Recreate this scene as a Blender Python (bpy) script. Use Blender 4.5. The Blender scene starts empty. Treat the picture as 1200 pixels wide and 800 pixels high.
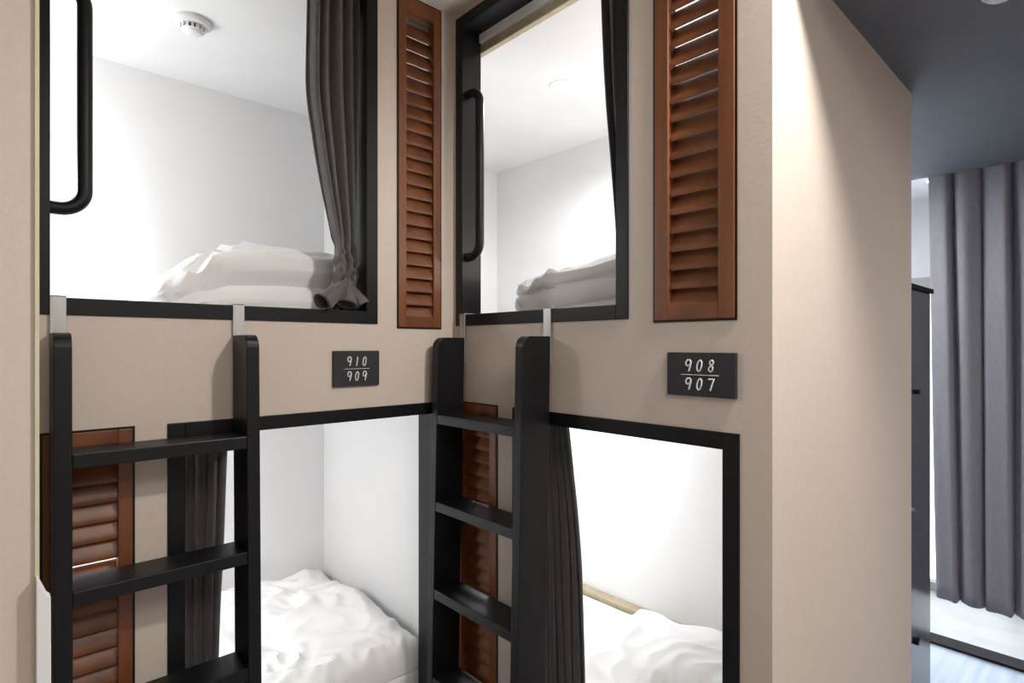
import bpy, bmesh, math, random
from mathutils import Vector, Matrix, noise
random.seed(4)
C = bpy.context.scene.collection
PI = math.pi

# ------------------------------------------------------------------ camera
F = 661.0
TH = math.atan2(661, 717)
cs, sn = math.cos(TH), math.sin(TH)
XB, YA = 1.084, 1.449          # faces of the two pod walls
YC = 0.45                      # face of the end wall
cd = bpy.data.cameras.new('camera'); cam = bpy.data.objects.new('camera', cd); C.objects.link(cam)
cam.location = (0, 0, 1.45)
cam.rotation_euler = (PI/2, 0, math.atan2(cs, sn) - PI/2)
cd.sensor_width = 36; cd.lens = 36*F/1200; cd.shift_y = 5/1200; cd.clip_start = 0.01
bpy.context.scene.camera = cam

# ------------------------------------------------------------------ materials
def mat(name, col, rough=.6, metal=0, spec=.5, emit=None, estr=0):
    m = bpy.data.materials.new(name); m.use_nodes = True
    b = m.node_tree.nodes['Principled BSDF']
    b.inputs['Base Color'].default_value = (*col, 1)
    b.inputs['Roughness'].default_value = rough
    b.inputs['Metallic'].default_value = metal
    b.inputs['Specular IOR Level'].default_value = spec
    if emit:
        b.inputs['Emission Color'].default_value = (*emit, 1); b.inputs['Emission Strength'].default_value = estr
    return m
def noisy(m, scale, c1, c2, bump=0.1, bscale=None, stretch=(1,1,1), dist=.002, detail=4):
    nt = m.node_tree; N = nt.nodes; L = nt.links; b = N['Principled BSDF']
    tc = N.new('ShaderNodeTexCoord'); mp = N.new('ShaderNodeMapping'); mp.inputs['Scale'].default_value = stretch
    L.new(tc.outputs['Object'], mp.inputs['Vector'])
    n = N.new('ShaderNodeTexNoise'); n.inputs['Scale'].default_value = scale; n.inputs['Detail'].default_value = detail
    L.new(mp.outputs['Vector'], n.inputs['Vector'])
    r = N.new('ShaderNodeValToRGB'); r.color_ramp.elements[0].position = .3; r.color_ramp.elements[1].position = .7
    r.color_ramp.elements[0].color = (*c1, 1); r.color_ramp.elements[1].color = (*c2, 1)
    L.new(n.outputs['Fac'], r.inputs['Fac']); L.new(r.outputs['Color'], b.inputs['Base Color'])
    if bump:
        n2 = N.new('ShaderNodeTexNoise'); n2.inputs['Scale'].default_value = bscale or scale; n2.inputs['Detail'].default_value = 6
        L.new(mp.outputs['Vector'], n2.inputs['Vector'])
        bp = N.new('ShaderNodeBump'); bp.inputs['Strength'].default_value = bump; bp.inputs['Distance'].default_value = dist
        L.new(n2.outputs['Fac'], bp.inputs['Height']); L.new(bp.outputs['Normal'], b.inputs['Normal'])
    return m
beige = noisy(mat('beige wallpaper', (.5,.42,.34), .75, spec=.25), 90, (.60,.515,.45), (.625,.54,.472), .2, 160, dist=.0015)
paint = noisy(mat('pod white panel', (.82,.82,.82), .6, spec=.3), 3, (.80,.80,.80), (.84,.84,.84), .03, 90)
ceil_light_m = noisy(mat('pale ceiling paint', (.6,.55,.46), .8), 20, (.58,.53,.45), (.62,.57,.48), .1, 120)
ceil_dark_m = noisy(mat('slate ceiling paint', (.1,.11,.13), .7), 12, (.13,.135,.152), (.145,.15,.167), .1, 90)
black = noisy(mat('black powder coated metal', (.006,.006,.007), .42, spec=.3), 60, (.005,.005,.006), (.007,.007,.008), .1, 300, dist=.0006)
blackwood = noisy(mat('black painted timber', (.006,.006,.008), .4, spec=.32), 30, (.005,.005,.0065), (.0075,.0075,.0095), .15, 120, (1,1,.15), dist=.0008)
wood = noisy(mat('red brown stained wood', (.3,.1,.04), .38, spec=.5), 14, (.11,.034,.011), (.21,.070,.022), .2, 60, (1,1,1), dist=.0008)
woodv = noisy(mat('red brown stained wood upright', (.3,.1,.04), .38, spec=.5), 40, (.135,.043,.015), (.21,.071,.024), .2, 60, (1,1,.12), dist=.0008)
steel = noisy(mat('brushed steel', (.5,.5,.5), .42, metal=.8), 60, (.42,.43,.43), (.55,.56,.56), .1, 200, (1,1,.1))
linen = noisy(mat('white bed linen', (.86,.86,.87), .85, spec=.15), 8, (.84,.84,.85), (.88,.88,.88), .25, 220, dist=.001)
def cloth_mat(name, c1, c2, transl):
    m = noisy(mat(name, c1, .62, spec=.35), 90, c1, c2, .25, 400, (1,1,.3), dist=.0008)
    b = m.node_tree.nodes['Principled BSDF']
    b.inputs['Sheen Weight'].default_value = .25
    if transl:
        nt = m.node_tree; t = nt.nodes.new('ShaderNodeBsdfTranslucent'); t.inputs['Color'].default_value = (.52,.48,.55,1)
        mx = nt.nodes.new('ShaderNodeMixShader'); mx.inputs[0].default_value = transl
        out = nt.nodes['Material Output']
        nt.links.new(b.outputs[0], mx.inputs[1]); nt.links.new(t.outputs[0], mx.inputs[2]); nt.links.new(mx.outputs[0], out.inputs[0])
    return m
grey_cloth = cloth_mat('taupe grey curtain cloth', (.085,.076,.074), (.115,.103,.10), 0)
lilac_cloth = cloth_mat('grey lilac curtain cloth', (.27,.26,.27), (.32,.31,.325), .25)
digit_m = mat('white sign paint', (.75,.75,.75), .6)
sign_m = noisy(mat('charcoal sign board', (.018,.018,.022), .6), 40, (.016,.016,.02), (.022,.022,.026), .1, 150)
plastic = mat('white plastic', (.78,.78,.77), .4)
grille_m = mat('dark grille', (.03,.03,.03), .6)
trackw = noisy(mat('pale brass rail', (.5,.43,.3), .4, metal=.3), 30, (.45,.385,.26), (.56,.48,.34), .05, 90)
floor_m = noisy(mat('pale blue grey plank floor', (.45,.48,.54), .4), 9, (.30,.34,.41), (.42,.46,.54), .15, 60, (.25,3,1))
stone_m = noisy(mat('cream stone floor', (.6,.57,.52), .45), 6, (.42,.40,.36), (.52,.50,.46), .1, 40)
darktrack = mat('dark bronze metal', (.022,.019,.018), .8, spec=.15)
locker_m = noisy(mat('glossy charcoal panel', (.05,.05,.055), .22, spec=.6), 5, (.045,.043,.047), (.055,.053,.058), 0)
lampglow = mat('lamp glow', (.9,.9,.9), .5, emit=(1,.98,.95), estr=7)
glass = mat('clear glass', (1,1,1), 0.02); _b = glass.node_tree.nodes['Principled BSDF']; _b.inputs['Transmission Weight'].default_value = 1; _b.inputs['IOR'].default_value = 1.05
winframe_m = mat('pale grey window metal', (.42,.42,.42), .5)
yellow_m = noisy(mat('straw yellow edge trim', (.62,.55,.32), .6), 30, (.60,.55,.38), (.66,.61,.44), .05)

# ------------------------------------------------------------------ helpers
def box(bm, x0, x1, y0, y1, z0, z1, mi=0):
    vs = [bm.verts.new((x, y, z)) for x in (x0, x1) for y in (y0, y1) for z in (z0, z1)]
    fs = [(0,1,3,2), (4,6,7,5), (0,4,5,1), (2,3,7,6), (0,2,6,4), (1,5,7,3)]
    out = []
    for f in fs:
        fc = bm.faces.new([vs[i] for i in f]); fc.material_index = mi; out.append(fc)
    return vs
def link(name, bm, m, parent=None, bevel=0, smooth=False, loc=None):
    bmesh.ops.recalc_face_normals(bm, faces=bm.faces)
    me = bpy.data.meshes.new(name); bm.to_mesh(me); bm.free()
    for mm in (m if isinstance(m, (list, tuple)) else [m]): me.materials.append(mm)
    if smooth:
        for p in me.polygons: p.use_smooth = True
        me.set_sharp_from_angle(angle=math.radians(50))
    o = bpy.data.objects.new(name, me); C.objects.link(o)
    if parent: o.parent = parent
    if loc is not None: o.location = loc
    if bevel:
        b = o.modifiers.new('bevel', 'BEVEL'); b.width = bevel; b.segments = 2; b.limit_method = 'ANGLE'
    return o
def boxes(name, lst, m, parent=None, bevel=0):
    bm = bmesh.new()
    for b in lst: box(bm, *b)
    return link(name, bm, m, parent, bevel)
def tag(o, label, cat, group=None):
    o['label'] = label; o['category'] = cat
    if group: o['group'] = group
    return o
def thing(name, label, cat, loc, group=None, rz=0):
    o = bpy.data.objects.new(name, None); C.objects.link(o); o.location = loc; o.rotation_euler = (0,0,rz)
    o.empty_display_size = .05
    return tag(o, label, cat, group)
def struct(o): o['kind'] = 'structure'; return o
def tube(bm, pts, r, n=12, cap=True):
    pts = [Vector(p) for p in pts]; rings = []
    up = None
    for i, p in enumerate(pts):
        d = (pts[min(i+1, len(pts)-1)] - pts[max(i-1, 0)]).normalized()
        if up is None:
            up = Vector((0,0,1)) if abs(d.z) < .9 else Vector((1,0,0))
        a = d.cross(up).normalized(); b2 = a.cross(d).normalized(); up = b2
        rings.append([bm.verts.new(p + r*(a*math.cos(2*PI*k/n) + b2*math.sin(2*PI*k/n))) for k in range(n)])
    for i in range(len(rings)-1):
        for k in range(n):
            bm.faces.new((rings[i][k], rings[i][(k+1)%n], rings[i+1][(k+1)%n], rings[i+1][k]))
    if cap: bm.faces.new(rings[0][::-1]); bm.faces.new(rings[-1])
def lathe(bm, prof, n=32, cx=0, cy=0):
    rings = []
    for r, z in prof:
        rings.append([bm.verts.new((cx+r*math.cos(2*PI*k/n), cy+r*math.sin(2*PI*k/n), z)) for k in range(n)])
    for i in range(len(rings)-1):
        for k in range(n):
            bm.faces.new((rings[i][k], rings[i][(k+1)%n], rings[i+1][(k+1)%n], rings[i+1][k]))
    bm.faces.new(rings[0]); bm.faces.new(rings[-1][::-1])
def holed(name, axis, f0, f1, u0, u1, z0, z1, holes, ms):
    """wall slab normal to axis ('x' or 'y') with rectangular holes (u0,u1,z0,z1); room face is f0, back face white"""
    us = sorted({u0, u1} | {h[i] for h in holes for i in (0, 1)}); zs = sorted({z0, z1} | {h[i] for h in holes for i in (2, 3)})
    bm = bmesh.new()
    def P(f, u, z): return (u, f, z) if axis == 'y' else (f, u, z)
    vd = {}
    def V(f, u, z):
        k = (f, u, z)
        if k not in vd: vd[k] = bm.verts.new(P(f, u, z))
        return vd[k]
    def solid(i, j):
        if i < 0 or j < 0 or i >= len(us)-1 or j >= len(zs)-1: return False
        cu, cz = (us[i]+us[i+1])/2, (zs[j]+zs[j+1])/2
        return not any(h[0] < cu < h[1] and h[2] < cz < h[3] for h in holes)
    for i in range(len(us)-1):
        for j in range(len(zs)-1):
            if not solid(i, j): continue
            a, b, c, d = us[i], us[i+1], zs[j], zs[j+1]
            bm.faces.new([V(f0,a,c), V(f0,b,c), V(f0,b,d), V(f0,a,d)])
            q = bm.faces.new([V(f1,a,c), V(f1,a,d), V(f1,b,d), V(f1,b,c)]); q.material_index = 1
            if not solid(i-1, j): bm.faces.new([V(f0,a,c), V(f0,a,d), V(f1,a,d), V(f1,a,c)])
            if not solid(i+1, j): bm.faces.new([V(f0,b,c), V(f1,b,c), V(f1,b,d), V(f0,b,d)])
            if not solid(i, j-1): bm.faces.new([V(f0,a,c), V(f1,a,c), V(f1,b,c), V(f0,b,c)])
            if not solid(i, j+1): bm.faces.new([V(f0,a,d), V(f0,b,d), V(f1,b,d), V(f1,a,d)])
    return struct(link(name, bm, ms))

# mapping of local wall coordinates: (along, depth into wall, height)
def MA(u, d, z): return (u, YA+d, z)
def MB(u, d, z): return (XB+d, u, z)
def wbox(bm, M, u0, u1, d0, d1, z0, z1):
    a = M(u0, d0, z0); b = M(u1, d1, z1)
    return box(bm, min(a[0],b[0]), max(a[0],b[0]), min(a[1],b[1]), max(a[1],b[1]), min(a[2],b[2]), max(a[2],b[2]))

# ------------------------------------------------------------------ room shell
WT = .065
UA = (.050, .811, 1.512, 2.482); LA = (.288, 1.032, .12, 1.276)          # openings (outer edge of frame)
UB = (.777, 1.436, 1.512, 2.482); LB = (.513, 1.172, .12, 1.276)
SUA = (.875, 1.034, 1.501, 2.496); SLA = (.068, .227, .30, 1.277)          # shutters
SUB = (.518, .710, 1.501, 2.496); SLB = (1.236, 1.430, .30, 1.277)
e = .002
def hs(l): return [(a+e, b-e, c+e, d-e) for a, b, c, d in l]
holed('wall_left', 'y', YA, YA+WT, -1.0, XB, 0, 2.56, hs([UA, LA, SUA, SLA]), [beige, paint])
holed('wall_right', 'x', XB, XB+WT, YC, YA+WT, 0, 2.56, hs([UB, LB, SUB, SLB]), [beige, paint])
struct(boxes('wall_end', [(XB+WT, 2.112, YC, YC+.04, 0, 2.56)], beige))
struct(boxes('wall_near', [(-1.75, .0405, .90, YA, 0, 2.56)], beige))
struct(boxes('wall_back', [(-1.75, 4.2, -1.72, -1.6, 0, 2.56)], beige))
struct(boxes('wall_side', [(-1.87, -1.75, -1.72, YA, 0, 2.56)], beige))
struct(boxes('ceiling_high', [(-1.75, 1.14, -1.6, YA, 2.5, 2.56)], ceil_light_m))
struct(boxes('ceiling_low', [(1.14, 3.22, -1.6, YC, 2.237, 2.56), (2.112, 3.22, YC, 2.6, 2.237, 2.56)], ceil_dark_m))
struct(boxes('ceiling_recess', [(3.22, 4.2, -1.6, 2.6, 2.32, 2.56)], paint))
struct(boxes('floor', [(-1.75, 3.365, -1.6, YA, -.1, 0), (2.112, 3.365, YA, 2.6, -.1, 0)], floor_m))
struct(boxes('floor_balcony', [(3.47, 4.2, -1.6, 2.6, -.1, .0)], stone_m))
struct(boxes('trim_1', [(3.365, 3.47, -1.6, 2.6, -.1, .012)], darktrack))
struct(boxes('wall_far', [(2.112, 4.2, 2.6, 2.7, 0, 2.56)], paint))
# window wall at the far right
bm = bmesh.new()
box(bm, 4.11, 4.2, -1.6, 2.6, 1.86, 2.56)
box(bm, 4.11, 4.2, -1.6, -1.35, 0, 1.86); box(bm, 4.11, 4.2, 2.3, 2.6, 0, 1.86)
struct(link('wall_window', bm, paint))
wf = struct(boxes('window_1', [(4.105, 4.17, -1.35, 2.3, 1.77, 1.86), (4.105, 4.17, -1.35, 2.3, 0.0, .05), (4.105, 4.17, -1.35, -1.28, .05, 1.77), (4.105, 4.17, 2.23, 2.3, .05, 1.77), (4.105, 4.17, .36, .42, .05, 1.77), (4.105, 4.17, 1.3, 1.36, .05, 1.77)], winframe_m, None, .004))
boxes('pane', [(4.13, 4.138, -1.28, 2.23, .05, 1.77)], glass, wf)

# straw coloured edge strip of the near wall, white guard below
struct(boxes('trim_2', [(.0405, .0425, .897, .935, .80, 2.5), (.0382, .0425, .896, .9, .80, 2.5)], yellow_m))
bm = bmesh.new()
prof = [(.039, 0), (.0555, 0), (.0525, 1.145), (.049, 1.149), (.041, 1.170), (.039, 1.170)]
for y in (.875, .8985): pass
lo = [bm.verts.new((x, .882, z)) for x, z in prof]; hi = [bm.verts.new((x, .8985, z)) for x, z in prof]
bm.faces.new(lo); bm.faces.new(hi[::-1])
for i in range(len(prof)): bm.faces.new((lo[i], lo[(i+1)%len(prof)], hi[(i+1)%len(prof)], hi[i]))
g = link('corner_guard', bm, plastic, None, .004)
tag(g, 'white plastic guard on the lower edge of the near beige wall at left', 'corner guard')

# ------------------------------------------------------------------ pods
def pod(nm, x0, x1, y0, y1, z0, z1, skip, t=.02):
    """white lining: panels outside the given interior"""
    L = []
    if 'x0' not in skip: L.append((x0-t, x0, y0, y1, z0, z1))
    if 'x1' not in skip: L.append((x1, x1+t, y0, y1, z0, z1))
    if 'y0' not in skip: L.append((x0, x1, y0-t, y0, z0, z1))
    if 'y1' not in skip: L.append((x0, x1, y1, y1+t, z0, z1))
    struct(boxes('wall_lining_'+nm, L, paint))
YI, XI = YA+WT, XB+WT
pod('left_upper', -.95, 1.054, YI, 2.34, 1.33, 2.42, ('y0',))
pod('left_lower', -.95, 1.054, YI, 2.34, .10, 1.31, ('y0',))
pod('right_upper', XI, 2.09, .49, 2.39, 1.33, 2.42, ('x0', 'y0'))
pod('right_lower', XI, 2.09, .49, 2.39, .10, 1.31, ('x0', 'y0'))
for nm, a in (('left', (-.97, 1.074, YI, 2.36)), ('right', (XI, 2.11, .49, 2.41))):
    struct(boxes('ceiling_%s_upper_pod' % nm, [(*a, 2.42, 2.50)], paint))
    struct(boxes('ceiling_%s_lower_pod' % nm, [(*a, 1.31, 1.33)], paint))
    struct(boxes('floor_%s_lower_pod' % nm, [(*a, .06, .10)], paint))
struct(boxes('wall_partition', [(1.074, XI, YI, 2.41, 0, 2.56)], paint))

# ------------------------------------------------------------------ opening frames with grab handles
def arc_path(pts, r, n=9):
    out = [Vector(pts[0])]
    for i in range(1, len(pts)-1):
        p = Vector(pts[i]); a = (Vector(pts[i-1])-p).normalized(); b = (Vector(pts[i+1])-p).normalized()
        c = p + (a+b)*r
        for k in range(n+1):
            t = k/n*PI/2
            out.append(c - b*r*math.cos(t) - a*r*math.sin(t))
    out.append(Vector(pts[-1])); return out
def frame(M, R, label, handle=None):
    u0, u1, z0, z1 = R; w = .035
    t = thing('opening_frame', label, 'frame', M((u0+u1)/2, 0, z0))
    inv = -Vector(t.location)
    def put(nm, segs, m, bevel=.0015):
        bm = bmesh.new()
        for s in segs: wbox(bm, M, *s)
        bmesh.ops.translate(bm, verts=bm.verts, vec=inv)
        return link(nm, bm, m, t, bevel)
    put('jamb', [(u0, u0+w, -.004, .072, z0, z1)], black)
    put('jamb', [(u1-w, u1, -.004, .072, z0, z1)], black)
    put('head', [(u0+w, u1-w, -.004, .072, z1-w, z1)], black)
    put('sill', [(u0+w, u1-w, -.004, .072, z0, z0+w)], black)
    if handle:
        ub, dirn, proj, zb, zt, d = handle
        pts = [M(ub-dirn*.002, d, zt), M(ub+dirn*proj, d, zt), M(ub+dirn*proj, d, zb), M(ub-dirn*.002, d, zb)]
        bm = bmesh.new(); tube(bm, arc_path(pts, .042), .0135, 16)
        bmesh.ops.translate(bm, verts=bm.verts, vec=inv)
        h = link('grab_handle', bm, black, t, 0, True)
    return t
frame(MA, UA, 'black metal frame of the upper left bunk opening, above the 910/909 sign', (UA[0]+.035, 1, .058, 1.731, 2.20, .026))
frame(MB, UB, 'black metal frame of the upper right bunk opening, with oval grab handle', (UB[1]-.035, -1, .062, 1.727, 2.237, .016))
frame(MA, LA, 'black metal frame of the lower left bunk opening, below the 910/909 sign')
frame(MB, LB, 'black metal frame of the lower right bunk opening, below the 908/907 sign')

# ------------------------------------------------------------------ louvred shutters
def shutter(M, R, label, st=.03, gap_at=None):
    u0, u1, z0, z1 = R; uc = (u0+u1)/2
    t = thing('louvered_shutter', label, 'shutter', M(uc, 0, z0), 'wooden louvered shutters beside the bunk openings')
    inv = -Vector(t.location)
    def put(nm, segs, m, bevel=.0015):
        bm = bmesh.new()
        for s in segs: wbox(bm, M, *s)
        bmesh.ops.translate(bm, verts=bm.verts, vec=inv)
        return link(nm, bm, m, t, bevel)
    b = .0045
    put('edge_trim', [(u0, u0+b, -.002, .03, z0, z1), (u1-b, u1, -.002, .03, z0, z1), (u0+b, u1-b, -.002, .03, z1-b, z1), (u0+b, u1-b, -.002, .03, z0, z0+b)], black, 0)
    a0, a1, c0, c1 = u0+b, u1-b, z0+b, z1-b
    put('stile', [(a0, a0+st, -.005, .028, c0, c1)], woodv)
    put('stile', [(a1-st, a1, -.005, .028, c0, c1)], woodv)
    put('rail', [(a0+st, a1-st, -.004, .028, c1-.045, c1)], wood)
    put('rail', [(a0+st, a1-st, -.004, .028, c0, c0+.034)], wood)
    # slats: outer edge low, inner edge high, rounded blade profile
    bm = bmesh.new(); pitch = .0402; w = .062; th = .010; ang = math.radians(62); zz = c0+.034+.020
    while zz < c1-.045-.012:
        if gap_at and abs(zz-gap_at) < pitch/2: zz += .026; gap_at = None
        pr = []
        for k in range(16):
            t_ = 2*PI*k/16; a_, b_ = w/2*math.cos(t_), th/2*math.sin(t_)
            pr.append((.0165 + a_*math.cos(ang) - b_*math.sin(ang), zz + a_*math.sin(ang) + b_*math.cos(ang)))
        A = [bm.verts.new(M(a0+st-.002, d, z)) for d, z in pr]; B = [bm.verts.new(M(a1-st+.002, d, z)) for d, z in pr]
        bm.faces.new(A); bm.faces.new(B[::-1])
        for i in range(16): bm.faces.new((A[i], A[(i+1)%16], B[(i+1)%16], B[i]))
        zz += pitch
    bmesh.ops.translate(bm, verts=bm.verts, vec=inv)
    link('slats', bm, wood, t, 0, True)
    return t
shutter(MA, SUA, 'narrow red-brown wooden louvered shutter in the inner corner beside the upper left bunk', .026)
shutter(MB, SUB, 'wide red-brown wooden louvered shutter above the 908/907 sign', .034)
shutter(MA, SLA, 'red-brown wooden louvered shutter behind the left ladder', .026, .99)
shutter(MB, SLB, 'red-brown wooden louvered shutter behind the right ladder', .03)

# ------------------------------------------------------------------ ladders
def ladder(M, ua, ub, label, lean):
    """ua, ub: outer sides of the two rails along the wall"""
    t = thing('bunk_ladder', label, 'ladder', M((ua+ub)/2, -.06, 0))
    inv = -Vector(t.location)
    th = .028; ztop = 1.475; D0 = -.008; D1 = -.108
    def shear(bm):
        for v in bm.verts:
            k = (ztop - v.co.z)*lean
            o = Vector(M(0, -k, 0)) - Vector(M(0, 0, 0)); v.co += o
        bmesh.ops.translate(bm, verts=bm.verts, vec=inv)
    for u in (ua, ub-th):
        prof = [(D0, 0), (D0, ztop)]
        R = .028
        for k in range(7):
            a = k/6*PI/2; prof.append((D1+R-R*math.sin(a), ztop-R+R*math.cos(a)))
        prof.append((D1, 0))
        bm = bmesh.new()
        A = [bm.verts.new(M(u, d, z)) for d, z in prof]; B = [bm.verts.new(M(u+th, d, z)) for d, z in prof]
        bm.faces.new(A); bm.faces.new(B[::-1])
        for i in range(len(prof)): bm.faces.new((A[i], A[(i+1)%len(prof)], B[(i+1)%len(prof)], B[i]))
        shear(bm); link('rail', bm, blackwood, t, .002)
        # steel hook strap over the sill
        bm = bmesh.new()
        wbox(bm, M, u+.001, u+th-.001, -.0078, -.0045, 1.40, 1.5505)
        wbox(bm, M, u+.001, u+th-.001, -.0078, .060, 1.5475, 1.5505)
        bmesh.ops.translate(bm, verts=bm.verts, vec=inv)
        link('hook_strap', bm, steel, t, .0008)
    for z in (1.246, .988, .730, .472, .214):
        bm = bmesh.new(); wbox(bm, M, ua+th, ub-th, D1+.001, D0-.006, z-.028, z)
        shear(bm); link('rung', bm, blackwood, t, .002)
ladder(MA, .083, .450, 'black timber ladder hooked on the upper left bunk, in front of the left shutter', .02)
ladder(MB, 1.018, 1.411, 'black timber ladder hooked on the upper right bunk, next to the inner corner', .022)

# ------------------------------------------------------------------ number signs
STROKES = {
 '9': [[(.86,.78),(.70,.97),(.42,.97),(.22,.78),(.25,.55),(.45,.45),(.68,.56),(.82,.80)], [(.86,.84),(.74,.45),(.56,.02)]],
 '0': [[(.62,.98),(.38,.85),(.22,.5),(.22,.18),(.38,.02),(.58,.10),(.74,.45),(.78,.8),(.62,.98)]],
 '8': [[(.60,.98),(.38,.85),(.38,.66),(.56,.54),(.70,.38),(.66,.12),(.44,.02),(.24,.14),(.26,.34),(.48,.50),(.72,.66),(.80,.86),(.60,.98)]],
 '7': [[(.24,.95),(.86,.97),(.62,.5),(.42,.02)]],
 '1': [[(.62,.98),(.42,.02)]],
}
def sign(M, u0, u1, z0, z1, rows, label, flip):
    uc, zc = (u0+u1)/2, (z0+z1)/2
    t = thing('number_sign', label, 'sign', M(uc, 0, z0)); inv = -Vector(t.location)
    bm = bmesh.new(); wbox(bm, M, u0, u1, -.009, 0, z0, z1); bmesh.ops.translate(bm, verts=bm.verts, vec=inv)
    link('plaque', bm, sign_m, t, .0015)
    W, H = u1-u0, z1-z0
    def put(nm, paths, r, m=digit_m):
        bm = bmesh.new()
        for p in paths: tube(bm, [M(u, -.0094, z) for u, z in p], r, 8)
        for v in bm.verts:     # flatten the stroke on to the board
            pass
        bmesh.ops.translate(bm, verts=bm.verts, vec=inv)
        return link(nm, bm, m, t, 0, True)
    s = -1 if flip else 1
    cu = uc
    dh = H*.27; dw = W*.13
    for row, zb in ((rows[0], zc+H*.065), (rows[1], zc-H*.355)):
        for k, ch in enumerate(row):
            base = cu + s*((k-1)*W*.165 - dw/2)
            put('digit', [[(base + s*(x*.95)*dw, zb + y*dh) for x, y in st] for st in STROKES[ch]], .0115*W)
    put('divider_line', [[(cu - s*W*.28, zc-.001), (cu + s*W*.27, zc-.001)]], .0007)
sign(MA, .675, .813, 1.339, 1.436, ('910', '909'), 'black number sign reading 910 over 909, smaller one on the left wall near the corner', False)
sign(MB, .517, .671, 1.345, 1.436, ('908', '907'), 'black number sign reading 908 over 907, larger one under the wide shutter', True)

# ------------------------------------------------------------------ curtains
def sheet(name, fn, ns, nt, m, label, parent=None, thick=.002, group=None, origin=None):
    bm = bmesh.new(); g = [[bm.verts.new(fn(i/ns, j/nt)) for i in range(ns+1)] for j in range(nt+1)]
    for j in range(nt):
        for i in range(ns):
            bm.faces.new((g[j][i], g[j][i+1], g[j+1][i+1], g[j+1][i]))
    if origin: bmesh.ops.translate(bm, verts=bm.verts, vec=-Vector(origin))
    o = link(name, bm, m, parent, 0, True, origin)
    s = o.modifiers.new('thickness', 'SOLIDIFY'); s.thickness = thick; s.offset = 0
    if label: tag(o, label, 'curtain', group)
    return o
def interp(tab, x):
    if x <= tab[0][0]: return tab[0][1]
    for (a, va), (b, vb) in zip(tab, tab[1:]):
        if x <= b:
            k = (x-a)/(b-a)
            return va+(vb-va)*k
    return tab[-1][1]
def sinterp(tab, x):
    h = .05; return sum(interp(tab, x+k*h/2) for k in (-2,-1,0,1,2))/5
def fold(s, n, ph, t, seed):
    a = 2*PI*n*s + ph + 1.6*noise.noise(Vector((s*3, t*1.6, seed)))
    w = math.sin(a) + .28*math.sin(2*a+.7+seed) + .35*noise.noise(Vector((s*n*1.6, t*2.5, seed+7)))
    return w
def wall_curtain(M, left, right, d, amp, n, z0, z1, label, seed, crumple=0):
    """left/right: tables height -> along-wall coordinate; folds go in depth"""
    def fn(s, t):
        z = z0+(z1-z0)*(t**1.3 if crumple else t)
        a, b = sinterp(left, z), sinterp(right, z)
        w = fold(s, n, seed, t, seed)
        A = interp(amp, z)
        u = a+(b-a)*s + .25*A*math.cos(2*PI*n*s+seed)*min(1, 8*s*(1-s))
        dd = interp(d, z)
        cr = max(0, 1-abs(z-1.66)/.11)*crumple
        u += cr*.012*noise.noise(Vector((s*9, z*38, seed))); dd -= cr*.018*abs(noise.noise(Vector((s*7, z*45, seed+3))))
        return M(u, dd + A*w*.62, z)
    o = M((interp(left, z0)+interp(right, z0))/2, interp(d, z0), z0)
    return sheet('bunk_curtain', fn, 110, 70, grey_cloth, label, origin=o, group='grey curtains of the bunks')
c1 = wall_curtain(MA, [(1.548,.672),(1.575,.675),(1.61,.700),(1.67,.712),(1.72,.706),(1.80,.688),(1.92,.660),(2.14,.624),(2.44,.630)],
             [(1.548,.768),(1.60,.764),(1.70,.763),(1.75,.766),(2.0,.770),(2.44,.772)],
             [(1.548,.040),(1.70,.045),(2.44,.045)], [(1.548,.013),(1.66,.014),(1.75,.020),(2.44,.027)], 4.3, 1.55, 2.443,
             'taupe grey curtain gathered at the right side of the upper left bunk', 1.3, 1.6)
# rolled hem folds of the gathered curtain, lying on the sill
def hem_roll(cx, cz, ang, L, r, seed, flare=1.4):
    def fn(s, t):
        a = s*2*PI*1.35
        rr = r*(1+.22*s)*(.42+(flare-.42)*t)*(1+.12*noise.noise(Vector((s*4, t*3, seed))))
        ax = Vector((math.sin(ang), -.38, -math.cos(ang))).normalized()
        e1 = ax.cross(Vector((0,1,.2))).normalized(); e2 = ax.cross(e1)
        p = Vector((cx, YA+.03, cz)) + ax*L*t + e1*rr*math.cos(a) + e2*rr*.75*math.sin(a)
        p.z = max(p.z, 1.551)
        return p - c1.location
    sheet('hem_fold', fn, 26, 14, grey_cloth, None, c1, .0025)
hem_roll(.735, 1.630, -.95, .125, .019, 1)
hem_roll(.738, 1.635, -.28, .080, .018, 2)
hem_roll(.742, 1.62, .42, .066, .015, 3)
wall_curtain(MB, [(1.548,.790),(2.41,.78)],
             [(1.548,.878),(1.70,.880),(1.90,.898),(2.13,.918),(2.41,.93)],
             [(1.548,.10),(2.41,.10)], [(1.548,.012),(2.41,.018)], 5.5, 1.55, 2.412,
             'dark grey curtain drawn to the right side of the upper right bunk', 2.1)
wall_curtain(MA, [(.50,.312),(1.30,.29)],
             [(.50,.415),(.80,.424),(.95,.432),(1.18,.440),(1.30,.448)],
             [(.50,.105),(1.30,.105)], [(.50,.018),(1.30,.020)], 5.5, .54, 1.302,
             'grey curtain at the left side of the lower left bunk, behind the left ladder', 3.4)
wall_curtain(MB, [(.30,.985),(.56,.992),(.86,1.003),(1.0,1.02),(1.20,1.052),(1.30,1.07)],
             [(.30,1.15),(1.30,1.16)],
             [(.30,.105),(1.30,.105)], [(.30,.016),(1.30,.018)], 5.5, .34, 1.302,
             'grey curtain at the left side of the lower right bunk, beside the right ladder', 4.2)
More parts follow.
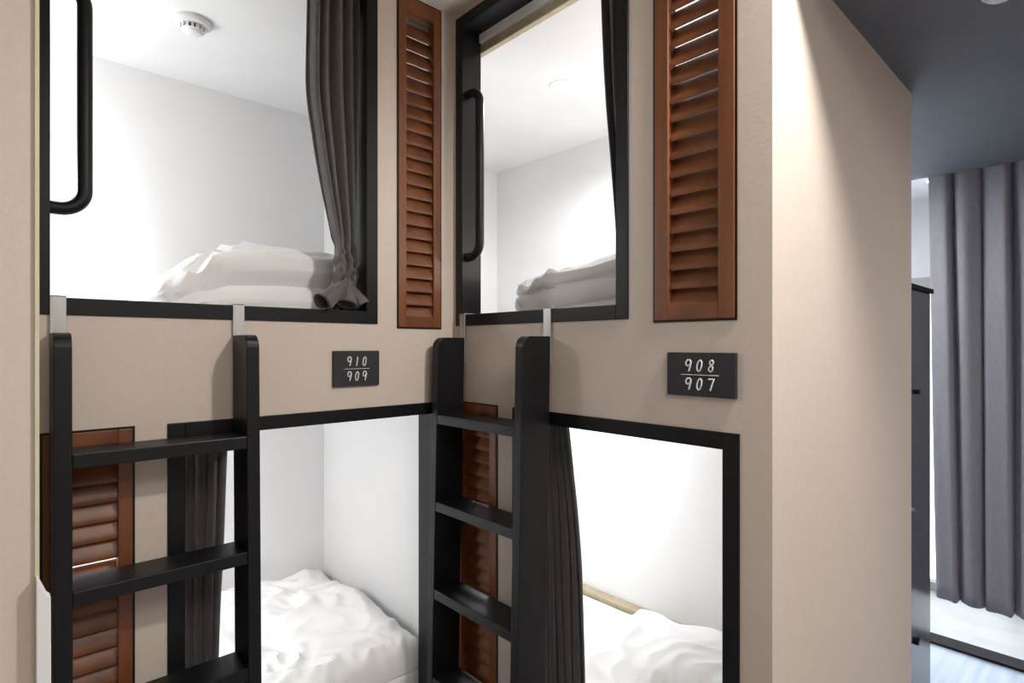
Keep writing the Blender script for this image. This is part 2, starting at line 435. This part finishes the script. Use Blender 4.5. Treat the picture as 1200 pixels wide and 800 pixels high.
# curtain rails
def crail(M, u0, u1, z, label):
    o = M((u0+u1)/2, .09, z)
    bm = bmesh.new(); wbox(bm, M, u0, u1, .072, .092, z-.012, z+.018); bmesh.ops.translate(bm, verts=bm.verts, vec=-Vector(o))
    tag(link('curtain_rail', bm, trackw, None, .002, loc=o), label, 'curtain rail')
# crail sits just inside each upper opening head
crail(MB, .70, 1.436, 2.42-.0185+.0, 'pale brass curtain rail along the top of the upper right bunk opening')

# big window curtain at the far right
def fnw(s, t):
    z = .27+(2.30-.27)*t
    y = .622 - 1.75*s - .035*(1-t)*(1-s)**6
    ph = s*1.75/.102*2*PI
    ph2 = ph + 1.1*noise.noise(Vector((s*6, t*.6, 5))) + .9
    w = 2*abs(math.sin(ph2/2))**.55 - 1 + .22*math.sin(ph2*1.5 + 2*t)
    return (3.30 - .055*w*(1-.25*t) + .012*noise.noise(Vector((s*20, t*2, 9))), y + .012*math.cos(ph), z + .004*math.sin(ph))
sheet('window_curtain', fnw, 420, 30, lilac_cloth, 'long pleated grey lilac curtain at the far right window', origin=(3.30, -.26, .27))

# ------------------------------------------------------------------ bedding
def soft(name, cx, cy, cz, lx, ly, lz, p, amp, freq, seed, label, cat, m=linen, nu=120, nv=70, layers=0, skew=None, group=None, ridge=1.0):
    """soft cloth body: superellipsoid with wrinkles; base flattened"""
    bm = bmesh.new(); grid = []
    def se(c, q): return math.copysign(abs(c)**q, c)
    for j in range(nv+1):
        v = -PI/2 + PI*j/nv; row = []
        for i in range(nu):
            u = 2*PI*i/nu
            x = se(math.cos(v), p[1])*se(math.cos(u), p[0]); y = se(math.cos(v), p[1])*se(math.sin(u), p[0]); z = se(math.sin(v), p[1])
            P = Vector((x*lx/2, y*ly/2, z*lz/2))
            nrm = Vector((x/lx, y/ly, z/lz)).normalized()
            q = P*freq + Vector((seed, seed*1.7, 0))
            wv = Vector((noise.noise(q*.6), noise.noise(q*.6+Vector((9,0,0))), noise.noise(q*.6+Vector((0,9,0)))))
            h = ridge*(1-2*abs(noise.noise(q+wv*1.6))) + .5*(1-2*abs(noise.noise(q*2.2+wv*2))) + .9*noise.noise(q*.5)
            P += nrm*amp*(h-.9)
            if layers:
                zz = (P.z/lz+.5)*layers
                P -= Vector((nrm.x, nrm.y, 0))*(.28*lz/layers)*max(0, 1-abs((zz-round(zz)))*7)*(1 if .4 < zz < layers-.4 else 0)
            if skew: P = skew(P)
            P.z = max(P.z, -lz/2+.001)
            row.append(bm.verts.new((P.x, P.y, P.z + lz/2)))
        grid.append(row)
    for j in range(nv):
        for i in range(nu):
            bm.faces.new((grid[j][i], grid[j][(i+1)%nu], grid[j+1][(i+1)%nu], grid[j+1][i]))
    bmesh.ops.remove_doubles(bm, verts=bm.verts, dist=1e-5)
    o = link(name, bm, m, None, 0, True, (cx, cy, cz))
    return tag(o, label, cat, group)
def mattress(x0, x1, y0, y1, z0, z1, label):
    cx, cy = (x0+x1)/2, (y0+y1)/2
    o = boxes('mattress', [(x0-cx, x1-cx, y0-cy, y1-cy, 0, z1-z0)], linen, None, .02)
    o.modifiers['bevel'].segments = 4; o.location = (cx, cy, z0); tag(o, label, 'mattress')
mattress(-.94, 1.045, YI+.012, 2.33, 1.335, 1.50, 'white mattress of the upper left bunk')
mattress(XI+.012, 2.08, .50, 2.38, 1.335, 1.50, 'white mattress of the upper right bunk')
mattress(-.94, 1.03, YI+.012, 2.31, .105, .42, 'white mattress of the lower left bunk, under the crumpled duvet')
mattress(XI+.012, 2.04, .50, 2.38, .105, .29, 'white mattress of the lower right bunk')
# folded duvets
def sk1(P):
    k = max(0, min(1, (-.02-P.x)/.28)); P.z = (P.z+.1175)*(1-.6*k**1.5)-.1175
    q = P*17; P.z += .030*min(1, k*3)*(1-2*abs(noise.noise(q)))*(P.z+.1175)/.2; P.y += .014*min(1, k*3+.15)*noise.noise(q*1.3)
    return P
soft('folded_duvet', .60, 1.80, 1.502, .62, .42, .235, (.26,.36), .013, 9, 11, 'white folded duvet lying in the upper left bunk against the curtain', 'duvet', layers=2, skew=sk1, ridge=1.0)
def sk2(P):
    k = max(0, min(1, (P.y+.30)/.66)); P.z = (P.z+.1125)*(1-.36*k)-.1125
    q = P*12; P.z += .026*(1-2*abs(noise.noise(q)))*(P.z+.1125)/.2; P.x += .012*noise.noise(q*1.3)
    return P
soft('folded_duvet', 1.44, 1.005, 1.502, .46, .74, .225, (.35,.40), .022, 7.5, 8, 'white folded duvet lying in the upper right bunk', 'duvet', layers=3, skew=sk2, ridge=.8)

def draped(name, x0, x1, y0, y1, zf, amp, freq, seed, label, nx=150, ny=110, edge=.0, base=None):
    """crumpled duvet spread over a bed: a closed thick sheet"""
    bm = bmesh.new(); cx, cy = (x0+x1)/2, (y0+y1)/2; top = []; bot = []
    for j in range(ny+1):
        r = []; b = []
        for i in range(nx+1):
            s, t = i/nx, j/ny
            wob = lambda a: edge*noise.noise(Vector((a*5, seed, 2)))
            x = x0+(x1-x0)*s; y = y0+(y1-y0)*t
            x += wob(y)*s - wob(y+9)*(1-s); y += wob(x+4)*t - wob(x+14)*(1-t)
            q = Vector((x, y, 0))*freq + Vector((seed, 0, 0))
            wv = Vector((noise.noise(q*.5), noise.noise(q*.5+Vector((7,0,0))), 0))
            h = (1-2.2*abs(noise.noise(q+wv*2.2))) + .45*(1-2*abs(noise.noise(q*2.3+wv*2))) + 1.2*noise.noise(q*.35)
            e1 = min(s, 1-s)*(x1-x0); e2 = min(t, 1-t)*(y1-y0); ed = min(1, min(e1, e2)/.07)
            rnd = math.sqrt(max(0, 1-(1-ed)**2))
            zb = base if base is not None else 0
            z = zb + (zf(x, y)-zb)*(.25+.75*rnd) + amp*h*(.3+.7*rnd)
            r.append(bm.verts.new((x-cx, y-cy, max(z, zb+.006)-zb))); b.append(bm.verts.new((x-cx, y-cy, 0)))
        top.append(r); bot.append(b)
    for j in range(ny):
        for i in range(nx):
            bm.faces.new((top[j][i], top[j][i+1], top[j+1][i+1], top[j+1][i]))
            bm.faces.new((bot[j][i], bot[j+1][i], bot[j+1][i+1], bot[j][i+1]))
    for j in range(ny):
        bm.faces.new((top[j][0], top[j+1][0], bot[j+1][0], bot[j][0])); bm.faces.new((top[j][nx], bot[j][nx], bot[j+1][nx], top[j+1][nx]))
    for i in range(nx):
        bm.faces.new((top[0][i], bot[0][i], bot[0][i+1], top[0][i+1])); bm.faces.new((top[ny][i], top[ny][i+1], bot[ny][i+1], bot[ny][i]))
    o = link(name, bm, linen, None, 0, True, (cx, cy, zb))
    return tag(o, label, 'duvet')
draped('crumpled_duvet', -.30, 1.035, YI+.014, 2.322, lambda x, y: .53-.06*max(0, (1.9-y)), .019, 6.0, 2, 'white crumpled duvet spread over the lower left bunk', edge=.02, base=.422)
draped('crumpled_duvet', 1.26, 1.97, .56, 1.36, lambda x, y: .395+.06*(1-abs(y-.95)/.45)+.02*math.sin(9*x), .010, 4.5, 6, 'white bunched duvet on the lower right bunk', edge=.07, base=.292)
# wooden edge rail behind the lower right mattress
tag(boxes('bed_rail', [(2.045, 2.088, .50, 2.38, .105, .308)], trackw, None, .004), 'pale straw wooden bed rail behind the lower right mattress', 'bed rail')

# ------------------------------------------------------------------ ceiling fittings
t = thing('smoke_detector', 'round white smoke detector on the ceiling of the upper left bunk', 'smoke detector', (.440, 1.885, 2.42))
bm = bmesh.new(); lathe(bm, [(.050, 0), (.051, -.010), (.047, -.016), (.034, -.018)][::-1]); link('base', bm, plastic, t, 0, False)
bm = bmesh.new(); lathe(bm, [(.026, -.018), (.026, -.030)][::-1]); link('grille', bm, grille_m, t)
bm = bmesh.new()
for k in range(14):
    a = 2*PI*k/14; c, s_ = math.cos(a), math.sin(a)
    vs = box(bm, .025, .033, -.0035, .0035, -.031, -.0175)
    bmesh.ops.rotate(bm, verts=vs, cent=(0,0,0), matrix=Matrix.Rotation(a, 3, 'Z'))
lathe(bm, [(.010, -.044), (.024, -.040), (.031, -.0305)], 32)
link('cover', bm, plastic, t, 0, False)
def downlight(x, y, z, r, label, m=lampglow):
    t = thing('ceiling_light', label, 'light', (x, y, z))
    bm = bmesh.new(); lathe(bm, [(r*.94, -.0035), (r*1.0, -.003), (r*1.06, 0)]); link('rim', bm, plastic, t, 0, True)
    bm = bmesh.new(); lathe(bm, [(r*.05, -.0165), (r*.30, -.016), (r*.62, -.0135), (r*.85, -.008), (r*.93, -.0036)]); link('lens', bm, m, t, 0, True)
downlight(1.561, 1.421, 2.42, .045, 'small round ceiling light glowing in the upper right bunk')
downlight(1.655, .185, 2.237, .034, 'white round fitting on the dark ceiling at the top right edge', plastic)
downlight(3.63, .675, 2.32, .035, 'bright small ceiling light above the left edge of the window curtain')

# ------------------------------------------------------------------ locker by the window
t = thing('locker', 'tall dark grey glossy locker behind the end wall beside the window curtain', 'locker', (2.42, .78, 0))
boxes('body', [(-.30, .37, -.25, .25, .06, 1.66)], locker_m, t, .004)
boxes('plinth', [(-.29, .32, -.24, .24, 0, .06)], black, t)
boxes('top_panel', [(-.31, .38, -.26, .26, 1.66, 1.678)], darktrack, t, .003)
for z in (.34, 1.27): boxes('hinge', [(.10, .135, -.266, -.25, z, z+.016)], black, t, .002)
bm = bmesh.new(); lathe(bm, [(.009, 0), (.011, .006), (.006, .014), (.006, .02)][::-1], 20)
bmesh.ops.rotate(bm, verts=bm.verts, cent=(0,0,0), matrix=Matrix.Rotation(PI/2, 3, 'X')); bmesh.ops.translate(bm, verts=bm.verts, vec=(.02, -.27+.02, .86))
link('knob', bm, steel, t, 0, True)

# ------------------------------------------------------------------ light
def area(name, loc, rot, sx, sy, p, col=(1,1,1)):
    l = bpy.data.lights.new(name, 'AREA'); l.shape = 'RECTANGLE'; l.size = sx; l.size_y = sy; l.energy = p; l.color = col
    o = bpy.data.objects.new(name, l); C.objects.link(o); o.location = loc; o.rotation_euler = rot; return o
def point(name, loc, p, r=.04, col=(1,1,1)):
    l = bpy.data.lights.new(name, 'POINT'); l.energy = p; l.shadow_soft_size = r; l.color = col
    o = bpy.data.objects.new(name, l); C.objects.link(o); o.location = loc; return o
def spot(name, loc, tgt, p, ang, blend, r=.03, col=(1,1,1)):
    l = bpy.data.lights.new(name, 'SPOT'); l.energy = p; l.spot_size = math.radians(ang); l.spot_blend = blend; l.shadow_soft_size = r; l.color = col
    o = bpy.data.objects.new(name, l); C.objects.link(o); o.location = loc
    d = Vector(tgt)-Vector(loc); o.rotation_euler = d.to_track_quat('-Z', 'Y').to_euler(); return o
warm = (1, .965, .91)
point('upper_left_pod_lamp', (-.14, 2.0, 1.90), 11, .05)
point('upper_right_pod_lamp', (1.70, .64, 1.74), 9, .05)
point('lower_left_pod_lamp', (-.1, 1.80, 1.18), 12, .06)
point('lower_right_pod_lamp', (1.60, 1.75, 1.18), 13, .06)
spot('corridor_spot', (1.0, -.08, 2.47), (1.0, .25, 0), 74, 160, .6, .06, warm)
spot('upper_right_pod_downlight', (1.561, 1.421, 2.395), (1.561, 1.421, 0), 26, 165, .5, .045)
area('corridor_fill', (.2, -.8, 2.47), (0, 0, 0), .8, .8, 20, warm)
area('far_corridor_fill', (2.3, -.9, 2.22), (0, 0, 0), .3, .3, 12, (1,1,1))  # added fill without a fitting, brightens the end wall and far corridor
area('far_room_fill', (2.8, 1.3, 2.22), (0, 0, 0), .3, .3, 24, (.95,.97,1))  # added cool fill, lights the window curtain from its left side

w = bpy.data.worlds.new('world'); bpy.context.scene.world = w; w.use_nodes = True
bg = w.node_tree.nodes['Background']; bg.inputs[0].default_value = (.78,.88,1,1); bg.inputs[1].default_value = 4.5

vs = bpy.context.scene.view_settings
vs.view_transform = 'Standard'; vs.look = 'None'; vs.gamma = 1; vs.exposure = 0; vs.use_curve_mapping = False
